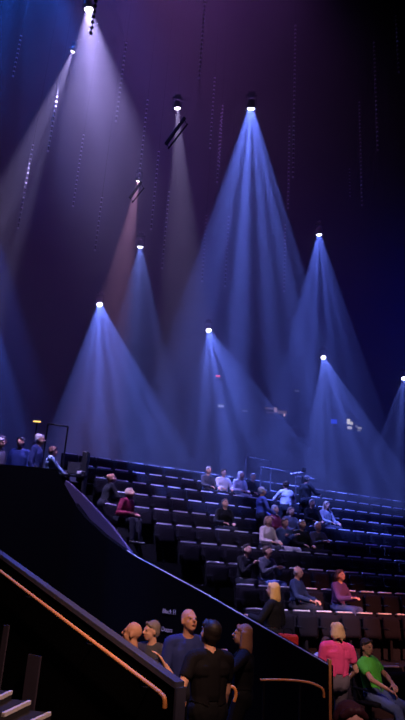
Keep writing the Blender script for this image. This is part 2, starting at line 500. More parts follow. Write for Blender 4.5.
# near stair wall with its cap
Na, Nb = (-3.0, 9.2), (-.26, 5.8)
_, nt_, nn = wallpoly('wall_near', [(-60, 512), (0, 556), (40, 587), (100, 632), (176, 687)], Na, Nb, .07, BLACKWALL)
mm = MB()
dirv = (nt_[-1]-nt_[1]).normalized()
mm.tube([nt_[0]+nn*.035, nt_[-1]+nn*.035], .001)
mm = MB()
q0, q1 = nt_[0], nt_[-1]
mm.prism([q0-nn*.012+Vector((0, 0, .035)), q1-nn*.012+Vector((0, 0, .035)), q1-nn*.012-Vector((0, 0, .012)), q0-nn*.012-Vector((0, 0, .012))], nn*.095)
mm.prism([q1-nn*.012+dirv*.0, q1-nn*.012+Vector((dirv.x, dirv.y, 0))*.03, q1-nn*.012+Vector((dirv.x*.03, dirv.y*.03, -.26)), q1-nn*.012+Vector((0, 0, -.26))], nn*.095)
tag(mm.build('wall_capping', CAPM), 'wide grey-purple capping on the near stair wall, turned down at its lower end', 'capping')
na2, nb2 = tuple((Vector((*Na, 0))-nn*.10).xy), tuple((Vector((*Nb, 0))-nn*.10).xy)
def handrail(px, a, b, r, label, brackets=()):
    root = empty('handrail', onplane(*px[-1], a, b), label=label, cat='handrail')
    pts = [onplane(x, y, a, b) - root.location for x, y in px]
    MB().tube(smoothpath(pts, 5), r, 12).build('rail', ORANGELIT, root, smooth=True)
    for bx, by in brackets:
        p = onplane(bx, by, a, b)-root.location
        MB().tube([p, p-Vector((0, 0, .06)), p-Vector((0, 0, .07))+nn*.11], .008, 8).build('bracket', DARKMETAL, root)
    return root
handrail([(-50, 532), (0, 571), (80, 632), (150, 685), (161, 694), (164.5, 699), (164.5, 709)], na2, nb2, .019,
         'long orange-lit metal handrail sloping down the near stair wall to a hooked end', [(25, 591), (85, 637), (140, 679)])
handrail([(182, 682), (180.5, 686), (180, 700), (178.5, 712)], (-.22, 5.7), (.5, 5.8), .02, 'short upright orange-lit rail end beside the foot of the near stair wall')
r_ = handrail([(260, 680), (285, 680), (306, 682), (318, 686), (323, 690), (324, 698)], (.6, 8.6), (1.8, 8.4), .016,
         'low pinkish-lit handrail bent down at its right end, below the parapet')
for x in (264, 300):
    p = onplane(x, 681, (.6, 8.6), (1.8, 8.4))-r_.location
    MB().tube([p, p-Vector((0, 0, p.z+r_.location.z))], .014, 8).build('post', DARKMETAL, r_)
r_ = handrail([(222, 688), (228, 686.5), (234, 688), (236, 694), (234, 702)], (.1, 7.25), (.8, 7.25), .018, 'small orange-lit handrail hook by the long-haired woman in the vomitory')

# steps at the lower left corner
for i, (x0, y0, x1, y1) in enumerate(((-12, 703, 12.5, 691), (5, 713.5, 31, 701), (29, 723, 51, 712.5))):
    B_ = P(x1, y1, 7.0); A_ = PZ(x0, y0, B_.z)
    e_ = (B_-A_).normalized(); lf = Vector((-e_.y, e_.x, 0))*.24; dn = Vector((0, 0, -B_.z))
    t = empty('stair_step', (B_.x, B_.y, 0), label='%s black stair step down with a pale worn nosing, lower left corner' % ORD[i], cat='step'); L = t.location
    MB().prism([A_-L, B_-L, B_-L+lf, A_-L+lf], dn).build('tread', mat('black_tread', (.02, .018, .024), .8), t)
    up = Vector((0, 0, .006)); lf2 = lf*.13
    MB().prism([A_-L-lf2*.1+up, B_-L-lf2*.1+up, B_-L+lf2+up, A_-L+lf2+up], Vector((0, 0, -.035))).build('nosing', NOSE, t)
for i, (x, y, D, h) in enumerate(((7, 625, 8.0, .10), (35, 655, 7.6, .22))):
    p = P(x, y, D-.25)
    t = MB().box((0, 0, p.z/2), (h, .02, p.z), None, .004).build('side_panel', mat('purple_lit_panel', (.022, .016, .034), .9), None, (p.x, p.y, 0), R(-40))  # colour holds the dim purple light on these panels
    tag(t, ('narrow' if i == 0 else 'wider, shorter')+' dim purple-lit upright panel behind the stair steps', 'panel')

# lettering on the parapet
def lettering(txt, px, py, h, label):
    p = onplane(px, py, Fa, Fb)
    cu = bpy.data.curves.new('t', 'FONT'); cu.body = txt; cu.size = h; cu.extrude = .002; cu.align_x = 'LEFT'
    o = bpy.data.objects.new('t', cu); COL.objects.link(o)
    bpy.context.view_layer.update()
    me = bpy.data.meshes.new_from_object(o.evaluated_get(bpy.context.evaluated_depsgraph_get()))
    bpy.data.objects.remove(o)
    me.materials.clear(); me.materials.append(WHITE)
    o = link('lettering', me); d = (Vector((*Fa, 0))-Vector((*Fb, 0))).normalized()
    o.location = p-fn*.006; o.rotation_euler = (PI/2, 0, math.atan2(d.y, d.x))
    tag(o, label, 'lettering')
lettering('Block H', 162.5, 613, .108, 'upper line of pale lettering reading Block H on the black parapet')
lettering('Doors', 161.5, 631, .108, 'lower line of pale lettering reading Doors on the black parapet')

# stairs with white nosings between the parapet and the rows
for k in range(NROWS):
    s0 = SEATROW[k]
    for h in (0, 1):
        p = rowpt(k, s0+AISLE/2)+NB*(-.42-.28+.28*h+.14) if k else None
        if p is None: continue
        z = Z0+RISE*k-RISE/2*(1-h)
        if h == 0:
            t = empty('aisle_step', (p.x, p.y, z-RISE/2), ROT, label='grey half step with white nosing, %s step up the aisle beside the parapet' % ordinal(k-1), cat='step', group='half steps of the aisle')
            MB().box((0, 0, RISE/4), (AISLE-.04, .28, RISE/2), None, .004).build('tread', CONC, t)
            MB().box((0, -.125, RISE/2), (AISLE-.06, .04, .012)).build('nosing', NOSE, t)

# ------------------------------------------------------------------ the front row on the flat floor (bottom right)
FRONT = []
for i, px in enumerate((374, 396, 418)):
    p = P(px, 655, 10.9); p.z = 0.12
    p = P(374, 655, 10.75)+U*(.60*i); p.z = .12
    FRONT.append(p)
o = MB().box((0, 0, .06), (5.2, 1.5, .12)).build('floor_step', CONC, None, (FRONT[1].x+1.2, FRONT[1].y+.35, 0), ROT)
tag(o, kind='structure')

# ------------------------------------------------------------------ the audience
SEATED = Vector((0, 0, 0))
TOPOFF = {True: 1.27, False: 1.68}
def spectator(px, py, sit, dyaw=0, **kw):
    H = kw.get('H', 1.72)
    e, k, i, p = find_spot(px, py, TOPOFF[sit]*(H/1.72 if not sit else 1))
    taken[(k, i)] = sit
    if sit: person(p, math.degrees(SEATROTZ)+dyaw, sit=True, **kw)
    else:
        person(p - NB*.18, math.degrees(SEATROTZ)+dyaw, **kw)
NAVY, BLK, GREY, WHT = (.03, .04, .11), (.012, .012, .016), (.16, .16, .2), (.72, .70, .76)
GH, BH, BLD, WH = (.40, .38, .40), (.06, .035, .025), (.62, .42, .20), (.75, .72, .72)
DEN = (.07, .10, .24)
V = Vector
# seated in the upper rows
spectator(208, 468, True, 10, label='grey-haired person in dark clothes seated at the left of the upper row of spectators', topcol=(.06, .06, .08), top='charcoal', haircol=GH)
spectator(224, 474, True, -5, label='person in a white shirt under a dark waistcoat seated beside the long-haired person in white', top='white_shirt', topcol=(.6, .58, .66), haircol=BH)
spectator(240, 474, True, 8, lean=14, head=(10, -15, 0), label='person with long pale hair in white, leaning forward in the upper row', top='white_jumper', topcol=WHT, hair='long', haircol=(.70, .62, .58), bottom=(.3, .3, .34))
spectator(253, 479, True, 0, label='dark-clad person seated just right of the long-haired person in white', top='black', topcol=BLK, haircol=GH)
spectator(224, 505, True, 0, lean=12, label='dark-clad person bent forward alone in the row below the upper spectators', top='black', topcol=BLK, haircol=(.2, .18, .18), head=(0, -25, 0))
spectator(256, 490, False, 80, label='person standing in a blue checked shirt and pale cap', top='blue_check', topcol=(.10, .13, .36), hair='cap', haircol=(.6, .58, .62), head=(0, -15, 0), hands={'L': (-.18, .32, 1.0), 'R': (.16, .30, 1.02)})
spectator(264, 507, True, 20, label='person in a maroon top seated behind the standing checked shirt', top='maroon', topcol=(.16, .02, .04), haircol=GH)
spectator(290, 480, False, 175, label='person in a white shirt standing with their back to the rows', top='white_shirt', topcol=(.62, .60, .70), haircol=BH, bottom=(.02, .02, .03), hands={'R': (.30, .34, 1.12), 'L': (-.16, .36, 1.2)}, face=False)
spectator(300, 477, False, 100, label='person in dark clothes standing face to face with the white shirt', top='black', topcol=(.03, .03, .045), haircol=(.05, .04, .04), hands={'R': (.20, .36, 1.15)})
spectator(313, 500, True, -8, label='dark figure seated between the standing pair and the blond long-haired spectator', top='black', topcol=BLK, haircol=(.3, .28, .28))
spectator(327, 501, True, 6, label='spectator with long blond hair and crossed legs at the right of the upper rows', top='pale_grey', topcol=(.30, .30, .36), hair='long', haircol=(.62, .52, .42), bottom=(.05, .05, .08))
spectator(280, 511, True, 0, label='brown-haired person seated behind the four spectators in pale tops', top='slate', topcol=(.08, .08, .12), haircol=(.15, .09, .07), hair='bob')
spectator(270, 522, True, 12, lean=8, head=(0, -12, 0), label='person in a pale hooded top seated at the left of the four spectators', top='pale_hoodie', topcol=(.62, .50, .50), haircol=(.35, .22, .18), hair='bob', bottom=(.04, .04, .06))
spectator(282, 524, True, 5, lean=4, label='red-faced man in a navy top with pale trousers seated with folded arms', top='navy_top', topcol=(.05, .07, .16), haircol=(.12, .05, .04), bottom=(.42, .40, .44), hands={'L': (.10, .26, .83), 'R': (-.12, .27, .86)})
spectator(304, 527, True, 0, lean=6, label='person in black seated left of the white-haired spectator', top='black', topcol=BLK, haircol=(.30, .26, .26), head=(15, -10, 0))
spectator(317, 526, True, -5, lean=6, label='white-haired person in a dark jacket over a pale collar, reading a paper', top='dark_jacket', topcol=(.05, .05, .08), haircol=WH, head=(0, -15, 0), hands={'L': (-.08, .40, .78), 'R': (.08, .40, .78)})
spectator(243, 550, True, 10, lean=10, head=(0, -20, 0), label='dark figure with an orange-lit face looking down at a phone', top='black', topcol=BLK, haircol=(.04, .03, .03), hands={'L': (-.04, .34, .88), 'R': (.05, .34, .88)})
spectator(262, 548, True, 10, lean=6, head=(15, -10, 0), label='dark-topped person in blue jeans seated beside the one with the phone', top='charcoal', topcol=(.03, .03, .04), haircol=BH, bottom=DEN, hands={'L': (-.1, .36, .82), 'R': (.05, .38, .84)})
spectator(303, 567, True, 28, label='bald man in a dark blue coat seated beside the woman in a purple top', top='blue_coat', topcol=(.018, .028, .07), hair='fringe', haircol=(.2, .17, .17), bottom=(.02, .02, .03), skin=SKINTAN)
spectator(329, 573, True, 16, lean=6, head=(0, -12, 0), label='woman in a purple patterned top and jeans seated with a paper in her lap', top='purple_print', topcol=(.10, .045, .14), hair='bob', haircol=(.07, .03, .025), bottom=(.06, .08, .2), hands={'L': (-.08, .38, .74), 'R': (.1, .38, .74)})
# long blond hair, black coat, her back to the camera
p = P(274, 583, 10.5); p.z = p.z-1.66
person((p.x, p.y, p.z), 62, label='woman with long blond hair in a black coat standing behind the parapet', top='black_coat', topcol=(.01, .01, .013), hair='long', haircol=(.72, .44, .16), wear='coat', hands={'L': (-.22, .30, 1.15), 'R': (.25, .12, .9)}, head=(0, -5, 0), voxel=.011, H=1.70, wide=1.12)
slab('aisle_floor', (p.x+.2, p.y+.2, p.z/2), (1.3, .9, p.z), CONC)
q = P(288, 634, 10.1)
t = empty('red_bag', (q.x, q.y, p.z), label='small red bag standing beside the woman in the black coat', cat='bag')
MB().box((0, 0, max(.1, (q.z-p.z)/2)), (.30, .14, max(.2, q.z-p.z)), None, .03).build('bag_body', mat('red_leather', (.55, .03, .03), .6), t)
MB().tube(smoothpath([(-.07, 0, q.z-p.z-.01), (-.05, 0, q.z-p.z+.07), (.05, 0, q.z-p.z+.07), (.07, 0, q.z-p.z-.01)]), .010, 6).build('handle', BLACK, t)
# pair on the aisle stairs
k = 5
p = P(107, 473, 15.0)
zf = p.z-1.66
person((p.x, p.y, zf), -62, lean=16, head=(0, -25, 0), label='man in black standing on the aisle stairs, leaning over the person in maroon', top='black', topcol=BLK, haircol=(.32, .16, .10), hands={'R': (.12, .46, 1.10), 'L': (-.1, .48, 1.06)})
slab('stair_landing', (p.x, p.y, zf/2), (.7, .7, zf), CONC)
p = P(123, 490, 14.6)
zs = p.z-1.20
person((p.x, p.y, zs), -118, sit=True, lean=22, head=(10, -20, 0), label='person in a maroon top seated bent forward at the top of the aisle', top='maroon_top', topcol=(.20, .02, .05), haircol=(.55, .40, .30))
make_seat((p.x, p.y, zs), R(-118), True, 'tip-up seat under the bent person in maroon by the aisle', None)
slab('seat_landing', (p.x, p.y+.1, zs/2), (1.0, 1.0, zs), CONC)

# upper-left platform crew
for px, py, D, kw in (
    (3, 429, 15.0, dict(label='fair-haired person at the left edge of the raised platform, farther back', top='black', topcol=BLK, haircol=GH)),
    (1, 438, 14.5, dict(label='white-haired person in a pale collar at the left edge of the raised platform', top='grey_shirt', topcol=(.2, .2, .25), haircol=WH)),
    (22, 437, 14.8, dict(label='person in dark blue standing between the platform’s edge group and the grey-haired man', top='dark_blue', topcol=(.03, .05, .2), haircol=(.08, .08, .12))),
    (40, 434, 14.5, dict(label='grey-haired man in a navy jacket standing on the raised platform', top='navy_jacket', topcol=(.025, .035, .12), haircol=(.5, .47, .5), H=1.78)),
    (53, 446, 14.6, dict(label='shorter person with a pale blue sleeve at the platform’s desk', top='pale_blue', topcol=(.18, .26, .42), haircol=(.2, .1, .08), hands={'R': (.1, .42, .95), 'L': (-.12, .40, .95)}))):
    p = P(px, py, D); H = kw.pop('H', 1.72)
    kw['label'] = kw['label'].replace('’', "'")
    z = pz
    h = (p.z-z)
    person((p.x, p.y, z), {1: -110, 3: -80, 22: 170, 40: -95, 53: -70}[px], H=max(1.4, min(1.95, h*1.72/1.69)), voxel=.014, **kw)
# desk, lamp and flight cases on the platform's right end
p = P(76, 462, 14.4)
t = empty('mixing_desk', (P(77, 462, 14.75).x-.05, 14.75, pz), label='black control desk with pale papers at the right end of the platform', cat='desk')
MB().box((0, 0, 1.02), (.62, .5, .05), (R(8), 0, 0), .008).build('desk_top', BLACK, t)
MB().box((0, .12, 1.22), (.36, .04, .30), (R(-8), 0, 0), .01).build('monitor', DARKMETAL, t)
for x in (-.28, .28): MB().box((x, 0, .5), (.04, .44, 1.0)).build('leg', DARKMETAL, t)
MB().box((-.2, -.12, 1.055), (.16, .2, .012), (R(8), 0, R(20))).build('paper', mat('paper', (.8, .78, .8)), t)
MB().box((.16, -.16, 1.08), (.10, .10, .09), (R(8), 0, 0), .02).build('pale_box', mat('paper', (.8, .78, .8)), t)
t = empty('speaker_case', (P(84, 470, 14.9).x, 14.95, pz), label='tall thin black case standing right of the control desk', cat='case')
h = P(84, 452, 14.9).z-pz
MB().box((0, 0, h/2), (.14, .3, h), None, .01).build('case_body', DARKMETAL, t)
MB().tube([(-.04, -.16, h*.7), (-.04, -.19, h*.7), (.04, -.19, h*.7), (.04, -.16, h*.7)], .01, 6).build('handle', STEEL, t)
def railthing(name, pts, r, posts, label, cat, m):
    root = empty(name, (pts[0].x, pts[0].y, posts[0][1]), label=label, cat=cat); L = root.location
    MB().tube([p-L for p in pts], r, 8).build('rail', m, root)
    for p, zb in posts: MB().tube([Vector((p.x, p.y, zb))-L, p-L], r, 8).build('post', m, root)
a, b = P(48, 423.5, 15.6), P(68, 426.5, 15.6)
railthing('guard_rail', [a, b], .022, [(a, pz), (b, pz)], 'thin rail behind the people on the raised platform', 'rail', DARKMETAL)
a = P(37, 421.5, 16.2)
t = empty('desk_lamp', (a.x, a.y, 0), label='small yellow strip lamp on a stand behind the platform', cat='lamp')
MB().box((0, 0, a.z), (.20, .05, .035), None, .01).build('lamp_head', mat('yellow_lamp', (.9, .7, .2), emit=(1, .62, .15), es=1.6), t)
MB().tube([(0, 0.03, 0), (0, .03, a.z)], .015, 8).build('stand', DARKMETAL, t)

# guard rails and a camera crane behind the top rows
zt = Z0+RISE*(NROWS-1)
a, b, c = P(246, 456.5, 20.5), P(271, 461.5, 20.8), P(270.5, 474, 20.8)
railthing('guard_rail', [a, b], .018, [(a, 0), (b, 0)], 'higher thin rail frame behind the back row', 'rail', RAILM)
a, b = P(261, 467, 20.2), P(296, 473.5, 20.6)
railthing('guard_rail', [a, b], .022, [(a, 0), (b, 0)], 'lower thin rail frame leading to the camera crane', 'rail', RAILM)
c0 = P(303, 477, 20.2)
t = empty('camera_crane', (c0.x, c0.y, 0), label='small camera crane with a pale slanted arm above the back row', cat='crane')
q = [P(290, 474, 20.2), P(303, 472.5, 20.2), P(314.5, 479.5, 20.2)]
L = t.location
MB().tube([q[0]-L, q[1]-L], .03, 8).build('arm', STEEL, t)
MB().tube([q[1]-L, q[2]-L, P(297, 476.5, 20.2)-L], .03, 8).build('arm', STEEL, t)
MB().box(P(304, 470, 20.2)-L, (.12, .2, .14), None, .02).build('camera_head', DARKMETAL, t)
MB().tube([(0, 0, 0), c0-L], .05, 10).build('column', DARKMETAL, t)

# ------------------------------------------------------------------ seats
ROWWORD = ['front', 'second', 'third', 'fourth', 'fifth', 'sixth', 'seventh', 'eighth', 'ninth', 'back']
for k in SEATS:
    vis = [q for q in SEATS[k]]
    n = 0
    for i, s, p, px, py in vis:
        st = taken.get((k, i))
        lab = '%s tip-up seat, %s from the aisle in the %s raked row' % ('occupied' if st else 'empty dark', ordinal(n), ROWWORD[k])
        make_seat(p, SEATROTZ, bool(st), lab, 'tip-up seats in the %s row' % ROWWORD[k])
        n += 1
for i, p in enumerate(FRONT):
    make_seat(p, SEATROTZ, i == 0, ('dark seat on the flat floor under the man in green', 'empty dark seat on the flat floor beside the man in green', 'last dark seat on the flat floor at the picture edge')[i], 'tip-up seats on the flat floor')

# ------------------------------------------------------------------ people in the vomitory and by its end
def at_floor(px, py, D): p = P(px, py, D); return Vector((p.x, p.y, 0)), p.z
b, h = at_floor(189, 607, 7.7)
person(b, 196, H=h*1.72/1.70, lean=4, head=(14, -16, 0), skin=SKINTAN, hair='bald', label='bald man in a blue zipped jacket standing under the lettering', top='blue_jacket', topcol=(.022, .032, .15), voxel=.010, hands={'L': (-.14, .30, 1.05), 'R': (.16, .28, 1.05)}, bottom=(.02, .02, .03))
b, h = at_floor(135, 617, 7.4)
person(b, 78, H=1.74, head=(5, -8, 0), skin=SKINTAN, hair='bald', label='bald man in a dark suit jacket turned away, standing at the near stair wall', top='dark_suit', topcol=(.035, .03, .05), voxel=.010, wide=1.12)
b, h = at_floor(154, 617, 8.3)
person(b, 152, H=1.70, head=(-30, 0, 0), hair='short', haircol=(.20, .16, .14), skin=SKIN, label='grey-haired man in a dark jacket facing the camera behind the bald man in the suit', top='charcoal', topcol=(.04, .035, .05), voxel=.010, hands={'L': (-.18, .34, 1.0)})
b, h = at_floor(212, 621, 6.7)
arm = P(165, 666, 6.45)
yaw = 25
q = Matrix.Rotation(-R(yaw), 3, 'Z') @ (arm-b)
person(b, yaw, H=1.86, lean=3, head=(10, -16, 0), hair='short', haircol=(.012, .008, .008), label='person in a black short-sleeved top reaching a bare arm out to the left', top='black_tee', topcol=(.006, .005, .007), bottom=(.006, .006, .008), sleeve='short', wear='shirt', voxel=.009, hands={'L': tuple(q), 'R': (.25, .2, .85)}, elbow={'L': (-.5, -.2, -.6)}, curl=20, face=False)
b, h = at_floor(244, 624, 8.0)
hd = P(226, 655, 7.8); q = Matrix.Rotation(-R(80), 3, 'Z') @ (hd-b)
person(b, 80, H=h*1.72/1.69, head=(0, -6, 0), hair='long', haircol=(.28, .14, .09), label='woman with long brown hair and dark clothes, side on in the vomitory', top='black_top', topcol=(.006, .006, .008), bottom=(.006, .006, .008), voxel=.010, hands={'L': tuple(q), 'R': (.16, .34, .98)})
b, h = at_floor(335, 622, 9.7)
person(b, 12, H=h*1.72/1.69, head=(18, -6, 0), side=3, hair='bob', haircol=(.66, .42, .22), label='woman in a bright pink top and grey trousers, her back to the camera', top='pink_top', topcol=(.85, .08, .26), sleeve='short', wear='shirt', bottom=(.15, .12, .15), voxel=.010, hands={'L': (-.21, .12, .86), 'R': (.24, .16, .92)}, wide=1.08, face=False)
b, h = at_floor(326, 634, 10.1)
person(b, 195, H=1.50, head=(0, 0, 0), hair='bob', haircol=(.10, .06, .05), label='person in a blue and white top mostly hidden behind the woman in pink', top='blue_white', topcol=(.40, .42, .70), voxel=.012)
p = FRONT[0].copy()
person(p, math.degrees(SEATROTZ)+22, sit=True, H=1.80, lean=-12, side=4, head=(-18, 2, 0), hair='short', haircol=(.05, .035, .032), skin=SKINTAN, label='man in a green short-sleeved shirt and jeans leaning back in his seat', top='green_shirt', topcol=(.10, .50, .05), sleeve='short', wear='shirt', bottom=(.09, .12, .27), voxel=.010, legs='jeans',
       hands={'L': (-.06, .27, .70), 'R': (.24, .33, .66)}, elbow={'L': (-.9, -.2, -.2), 'R': (.9, -.2, -.2)}, wide=1.1, feet={'L': (-.18, .58, -.12), 'R': (.22, .60, -.12)})
b, h = at_floor(350, 702, 3.5)
person(b, 186, H=h*1.72/1.69, hair='short', haircol=(.05, .014, .02), label='near person with short dark hair, head only, at the bottom edge', top='dark_coat', topcol=(.02, .015, .02), voxel=.009, head=(0, -4, 0))

# ------------------------------------------------------------------ hanging bead chains
CH = [  # bottom pixel, distance, length m, wording
 (13, 76, 13, 'at the top left edge of the hall, highest of the left-hand chains'), (48, 151, 13, 'ending below the grey slanting beam'),
 (18, 228, 14, 'ending low in the dark at the far left'), (73, 206, 16, 'ending in the lower part of the lavender beam'),
 (95, 250, 15, 'ending above the lowest left blue beam, longest in the lavender beam'), (116, 121, 13, 'crossing the right edge of the lavender beam'),
 (139, 178, 14, 'hanging right above the pinkish beam'), (151, 229, 15, 'ending just right of the pinkish beam'),
 (162, 268, 16, 'ending right of the small blue beam'), (199, 78, 13, 'ending left of and above the large blue beam'),
 (210, 148, 15, 'ending left of the large blue beam about its top'), (217, 182, 16, 'hanging faintly along the left side of the large blue beam'),
 (293, 177, 14, 'right of the large blue beam, nearer of a close pair'), (288, 208, 17, 'right of the large blue beam, farther of a close pair'),
 (378, 150, 14, 'in the dark upper right, second from the edge'), (399, 72, 13, 'at the top right edge'),
 (362, 205, 17, 'in the dark on the right, longest there'), (350, 196, 20, 'faint in the dark between the two right-hand fixtures'),
 (225, 286, 18, 'ending within the large blue beam'), (91, 33, 10.2, 'black against the bright top of the lavender beam'),
 (202, 281, 19, 'ending beside the left edge of the large blue beam'), (284, 291, 19, 'faint against the right edge of the large blue beam'),
 (219, 166, 18, 'behind the left side of the large blue beam, short and faint')]
cordm = mat('thin_cord', (.01, .01, .012), .8)
for i, (px, py, D, w) in enumerate(CH):
    p = P(px, py, D); n = {0: 10, 1: 12, 4: 12, 9: 22, 12: 36, 13: 22, 14: 26, 15: 14, 16: 28, 17: 9}.get(i, 18)
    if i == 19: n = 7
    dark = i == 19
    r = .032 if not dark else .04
    sp = .15
    t = empty('bead_chain', p, label=('pale bead chain ' if not dark else 'dark bead chain ')+w, cat='chain', group='bead chains hanging from the ceiling')
    prof = [(.001, -r*.8)]
    for j in range(n):
        for q in range(1, 6):
            a_ = -PI/2+PI*q/6; prof.append((max(.0025, r*math.cos(a_)), j*sp+r*.8*math.sin(a_)))
        prof.append((.0025, j*sp+sp*.5))
    prof += [(.0025, ZC-p.z), (.0001, ZC-p.z)]
    m = MB(); m.lathe(prof, n=8)
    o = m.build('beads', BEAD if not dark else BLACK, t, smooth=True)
    o.data.materials.append(cordm)
    for f in o.data.polygons:
        zz = f.center.z/sp
        if zz > n-.6 or abs(zz-round(zz)) > r*.85/sp: f.material_index = 1

# ------------------------------------------------------------------ moving-head lights and their beams
def gobo(l, scale, contrast, seed, col):
    """a patterned glass in the lamp: brightness varies with the direction of the ray"""
    l.use_nodes = True; nt = l.node_tree; nt.nodes.clear()
    N = nt.nodes.new; K = nt.links.new
    out = N('ShaderNodeOutputLight'); em = N('ShaderNodeEmission'); tc = N('ShaderNodeTexCoord')
    sp = N('ShaderNodeSeparateXYZ'); dx = N('ShaderNodeMath'); dy = N('ShaderNodeMath'); cb = N('ShaderNodeCombineXYZ')
    dx.operation = dy.operation = 'DIVIDE'
    K(tc.outputs['Normal'], sp.inputs[0])
    K(sp.outputs['X'], dx.inputs[0]); K(sp.outputs['Z'], dx.inputs[1]); K(sp.outputs['Y'], dy.inputs[0]); K(sp.outputs['Z'], dy.inputs[1])
    K(dx.outputs[0], cb.inputs['X']); K(dy.outputs[0], cb.inputs['Y']); cb.inputs['Z'].default_value = seed
    vo = N('ShaderNodeTexVoronoi'); vo.feature = 'SMOOTH_F1'; vo.inputs['Scale'].default_value = scale
    vo.inputs['Smoothness'].default_value = .25; vo.inputs['Randomness'].default_value = .75
    K(cb.outputs[0], vo.inputs['Vector'])
    mr = N('ShaderNodeMapRange'); mr.inputs['From Min'].default_value = .12; mr.inputs['From Max'].default_value = .55
    mr.inputs['To Min'].default_value = 2.2; mr.inputs['To Max'].default_value = 2.2*(1-contrast)
    K(vo.outputs['Distance'], mr.inputs['Value'])
    K(mr.outputs[0], em.inputs['Strength']); em.inputs['Color'].default_value = (1, 1, 1, 1)
    K(em.outputs[0], out.inputs[0])
def spotlight(name, p, d, half, blend, col, power, size=.05, pattern=None):
    l = bpy.data.lights.new(name, 'SPOT'); l.color = col; l.energy = power; l.spot_size = 2*half; l.spot_blend = blend; l.shadow_soft_size = size
    if pattern: gobo(l, *pattern, col)
    o = bpy.data.objects.new(name, l); COL.objects.link(o); o.location = p
    o.rotation_mode = 'QUATERNION'; o.rotation_quaternion = Vector(d).to_track_quat('-Z', 'Y')
    return o
FIX = {}
def lensmat(col, s):
    n = 'lens_%s_%.1f' % (','.join('%.2f' % c for c in col), s)
    if n not in MATS:
        m = bpy.data.materials.new(n); m.use_nodes = True; nt = m.node_tree; nt.nodes.clear()
        e = nt.nodes.new('ShaderNodeEmission'); e.inputs[0].default_value = (*col, 1); e.inputs[1].default_value = s
        tr = nt.nodes.new('ShaderNodeBsdfTransparent'); ad = nt.nodes.new('ShaderNodeAddShader'); ou = nt.nodes.new('ShaderNodeOutputMaterial')
        nt.links.new(e.outputs[0], ad.inputs[0]); nt.links.new(tr.outputs[0], ad.inputs[1]); nt.links.new(ad.outputs[0], ou.inputs['Surface'])
        MATS[n] = m
    return MATS[n]
def fixture(p, d, lens_col, lens_s, label, size=1.0, cat='stage light'):
    key = round(size, 2)
    if key not in FIX:
        s = size
        head = MB().lathe([(.001, .25*s), (.06*s, .245*s), (.10*s, .20*s), (.115*s, .08*s), (.120*s, .02*s), (.120*s, .0), (.103*s, 0), (.098*s, .20*s), (.001, .22*s)], n=20).mesh('head', FIXM, True)
        lens = MB().lathe([(.001, -.055*s), (.04*s, -.050*s), (.075*s, -.036*s), (.098*s, -.006*s), (.098*s, .015*s), (.001, .018*s)], n=20)
        lens = lens.mesh('lens', None, True)
        yoke = MB()
        for x in (-.14*s, .14*s): yoke.box((x, 0, .20*s), (.018*s, .05*s, .36*s), None, .004)
        yoke.box((0, 0, .38*s), (.298*s, .05*s, .03*s), None, .004)
        yk = yoke.mesh('yoke', FIXM)
        base = MB().box((0, 0, .43*s), (.20*s, .16*s, .07*s), None, .01).box((0, 0, .49*s), (.04*s, .04*s, .08*s), None, .005).mesh('base', FIXM)
        FIX[key] = (head, lens, yk, base)
    hd, ln, yk, bs = FIX[key]
    t = empty('moving_head_spotlight', p, ROT*0, label=label, cat=cat)
    q = (-Vector(d)).to_track_quat('Z', 'Y')
    off = Vector((0, 0, .12*size)) - q @ Vector((0, 0, .12*size))
    for nm, me in (('head', hd), ('yoke', yk), ('base', bs)):
        o = link(nm, me, t)
        if nm == 'head': o.rotation_mode = 'QUATERNION'; o.rotation_quaternion = q; o.location = off
    me = ln.copy(); me.materials.clear()
    me.materials.append(lensmat(lens_col, lens_s))
    o = link('lens', me, t); o.rotation_mode = 'QUATERNION'; o.rotation_quaternion = q; o.location = off
    return t, p + off
BLUE = (.12, .19, .95)
def beam(px, py, D, ex, ey, eD, half, col, power, label, blend=.35, pattern=(7, .8), size=1.0, lens=(.8, .85, 1), lens_s=6, seed=0):
    p = P(px, py, D); e = P(ex, ey, eD); d = (e-p).normalized()
    t, c = fixture(p, d, lens, lens_s, label, size)
    a = min(.098*size/math.tan(R(half)), .19*size)
    o = spotlight('beam_light', c-d*a, d, R(half), blend, col, power*K_, .03*size, (*pattern, seed) if pattern else None)
    return o
K_ = 4.0
LAV = (.50, .42, 1.0)
beam(88, 9, 11.2, 103, 240, 12.3, 20.5, LAV, 2500, 'brightest stage light at the top left, throwing a wide lavender beam', .7, (4, .35), .95, (1, .95, 1), 14, 1)
beam(73.5, 51, 12.5, 34, 150, 13.5, 9, (.50, .42, .90), 3200, 'small stage light left of the lavender beam, throwing a grey slanting beam', .7, None, .55, (1, .9, 1), 2, 2)
beam(251, 107, 13.4, 246, 330, 17.0, 20.5, BLUE, 5200, 'stage light of the large blue beam in the upper middle', .12, (7.5, .93), 1.0, seed=3)
beam(177, 107, 13.0, 181, 230, 14.5, 9, (.60, .50, .95), 1700, 'stage light of the narrow white beam crossed by dark bars', .6, None, .8, (1, .85, 1), 8, 4)
beam(138.5, 180, 15, 123, 265, 17, 9, (.90, .42, .75), 1900, 'stage light of the short pinkish beam', .7, None, .65, (1, .85, .85), 5, 5)
beam(140, 246, 18, 137, 380, 20, 17, (.18, .26, 1), 2000, 'stage light of the small dim blue beam left of centre', .5, (7, .8), .95, seed=6)
beam(99, 305, 21, 114, 460, 19, 19.5, BLUE, 5000, 'stage light of the lowest blue beam on the left', .12, (7.5, .93), 1.0, seed=7)
beam(208, 331, 23, 240, 470, 20.5, 19.5, BLUE, 5200, 'stage light of the blue beam in the lower middle, slanting right', .12, (7.5, .93), 1.0, seed=8)
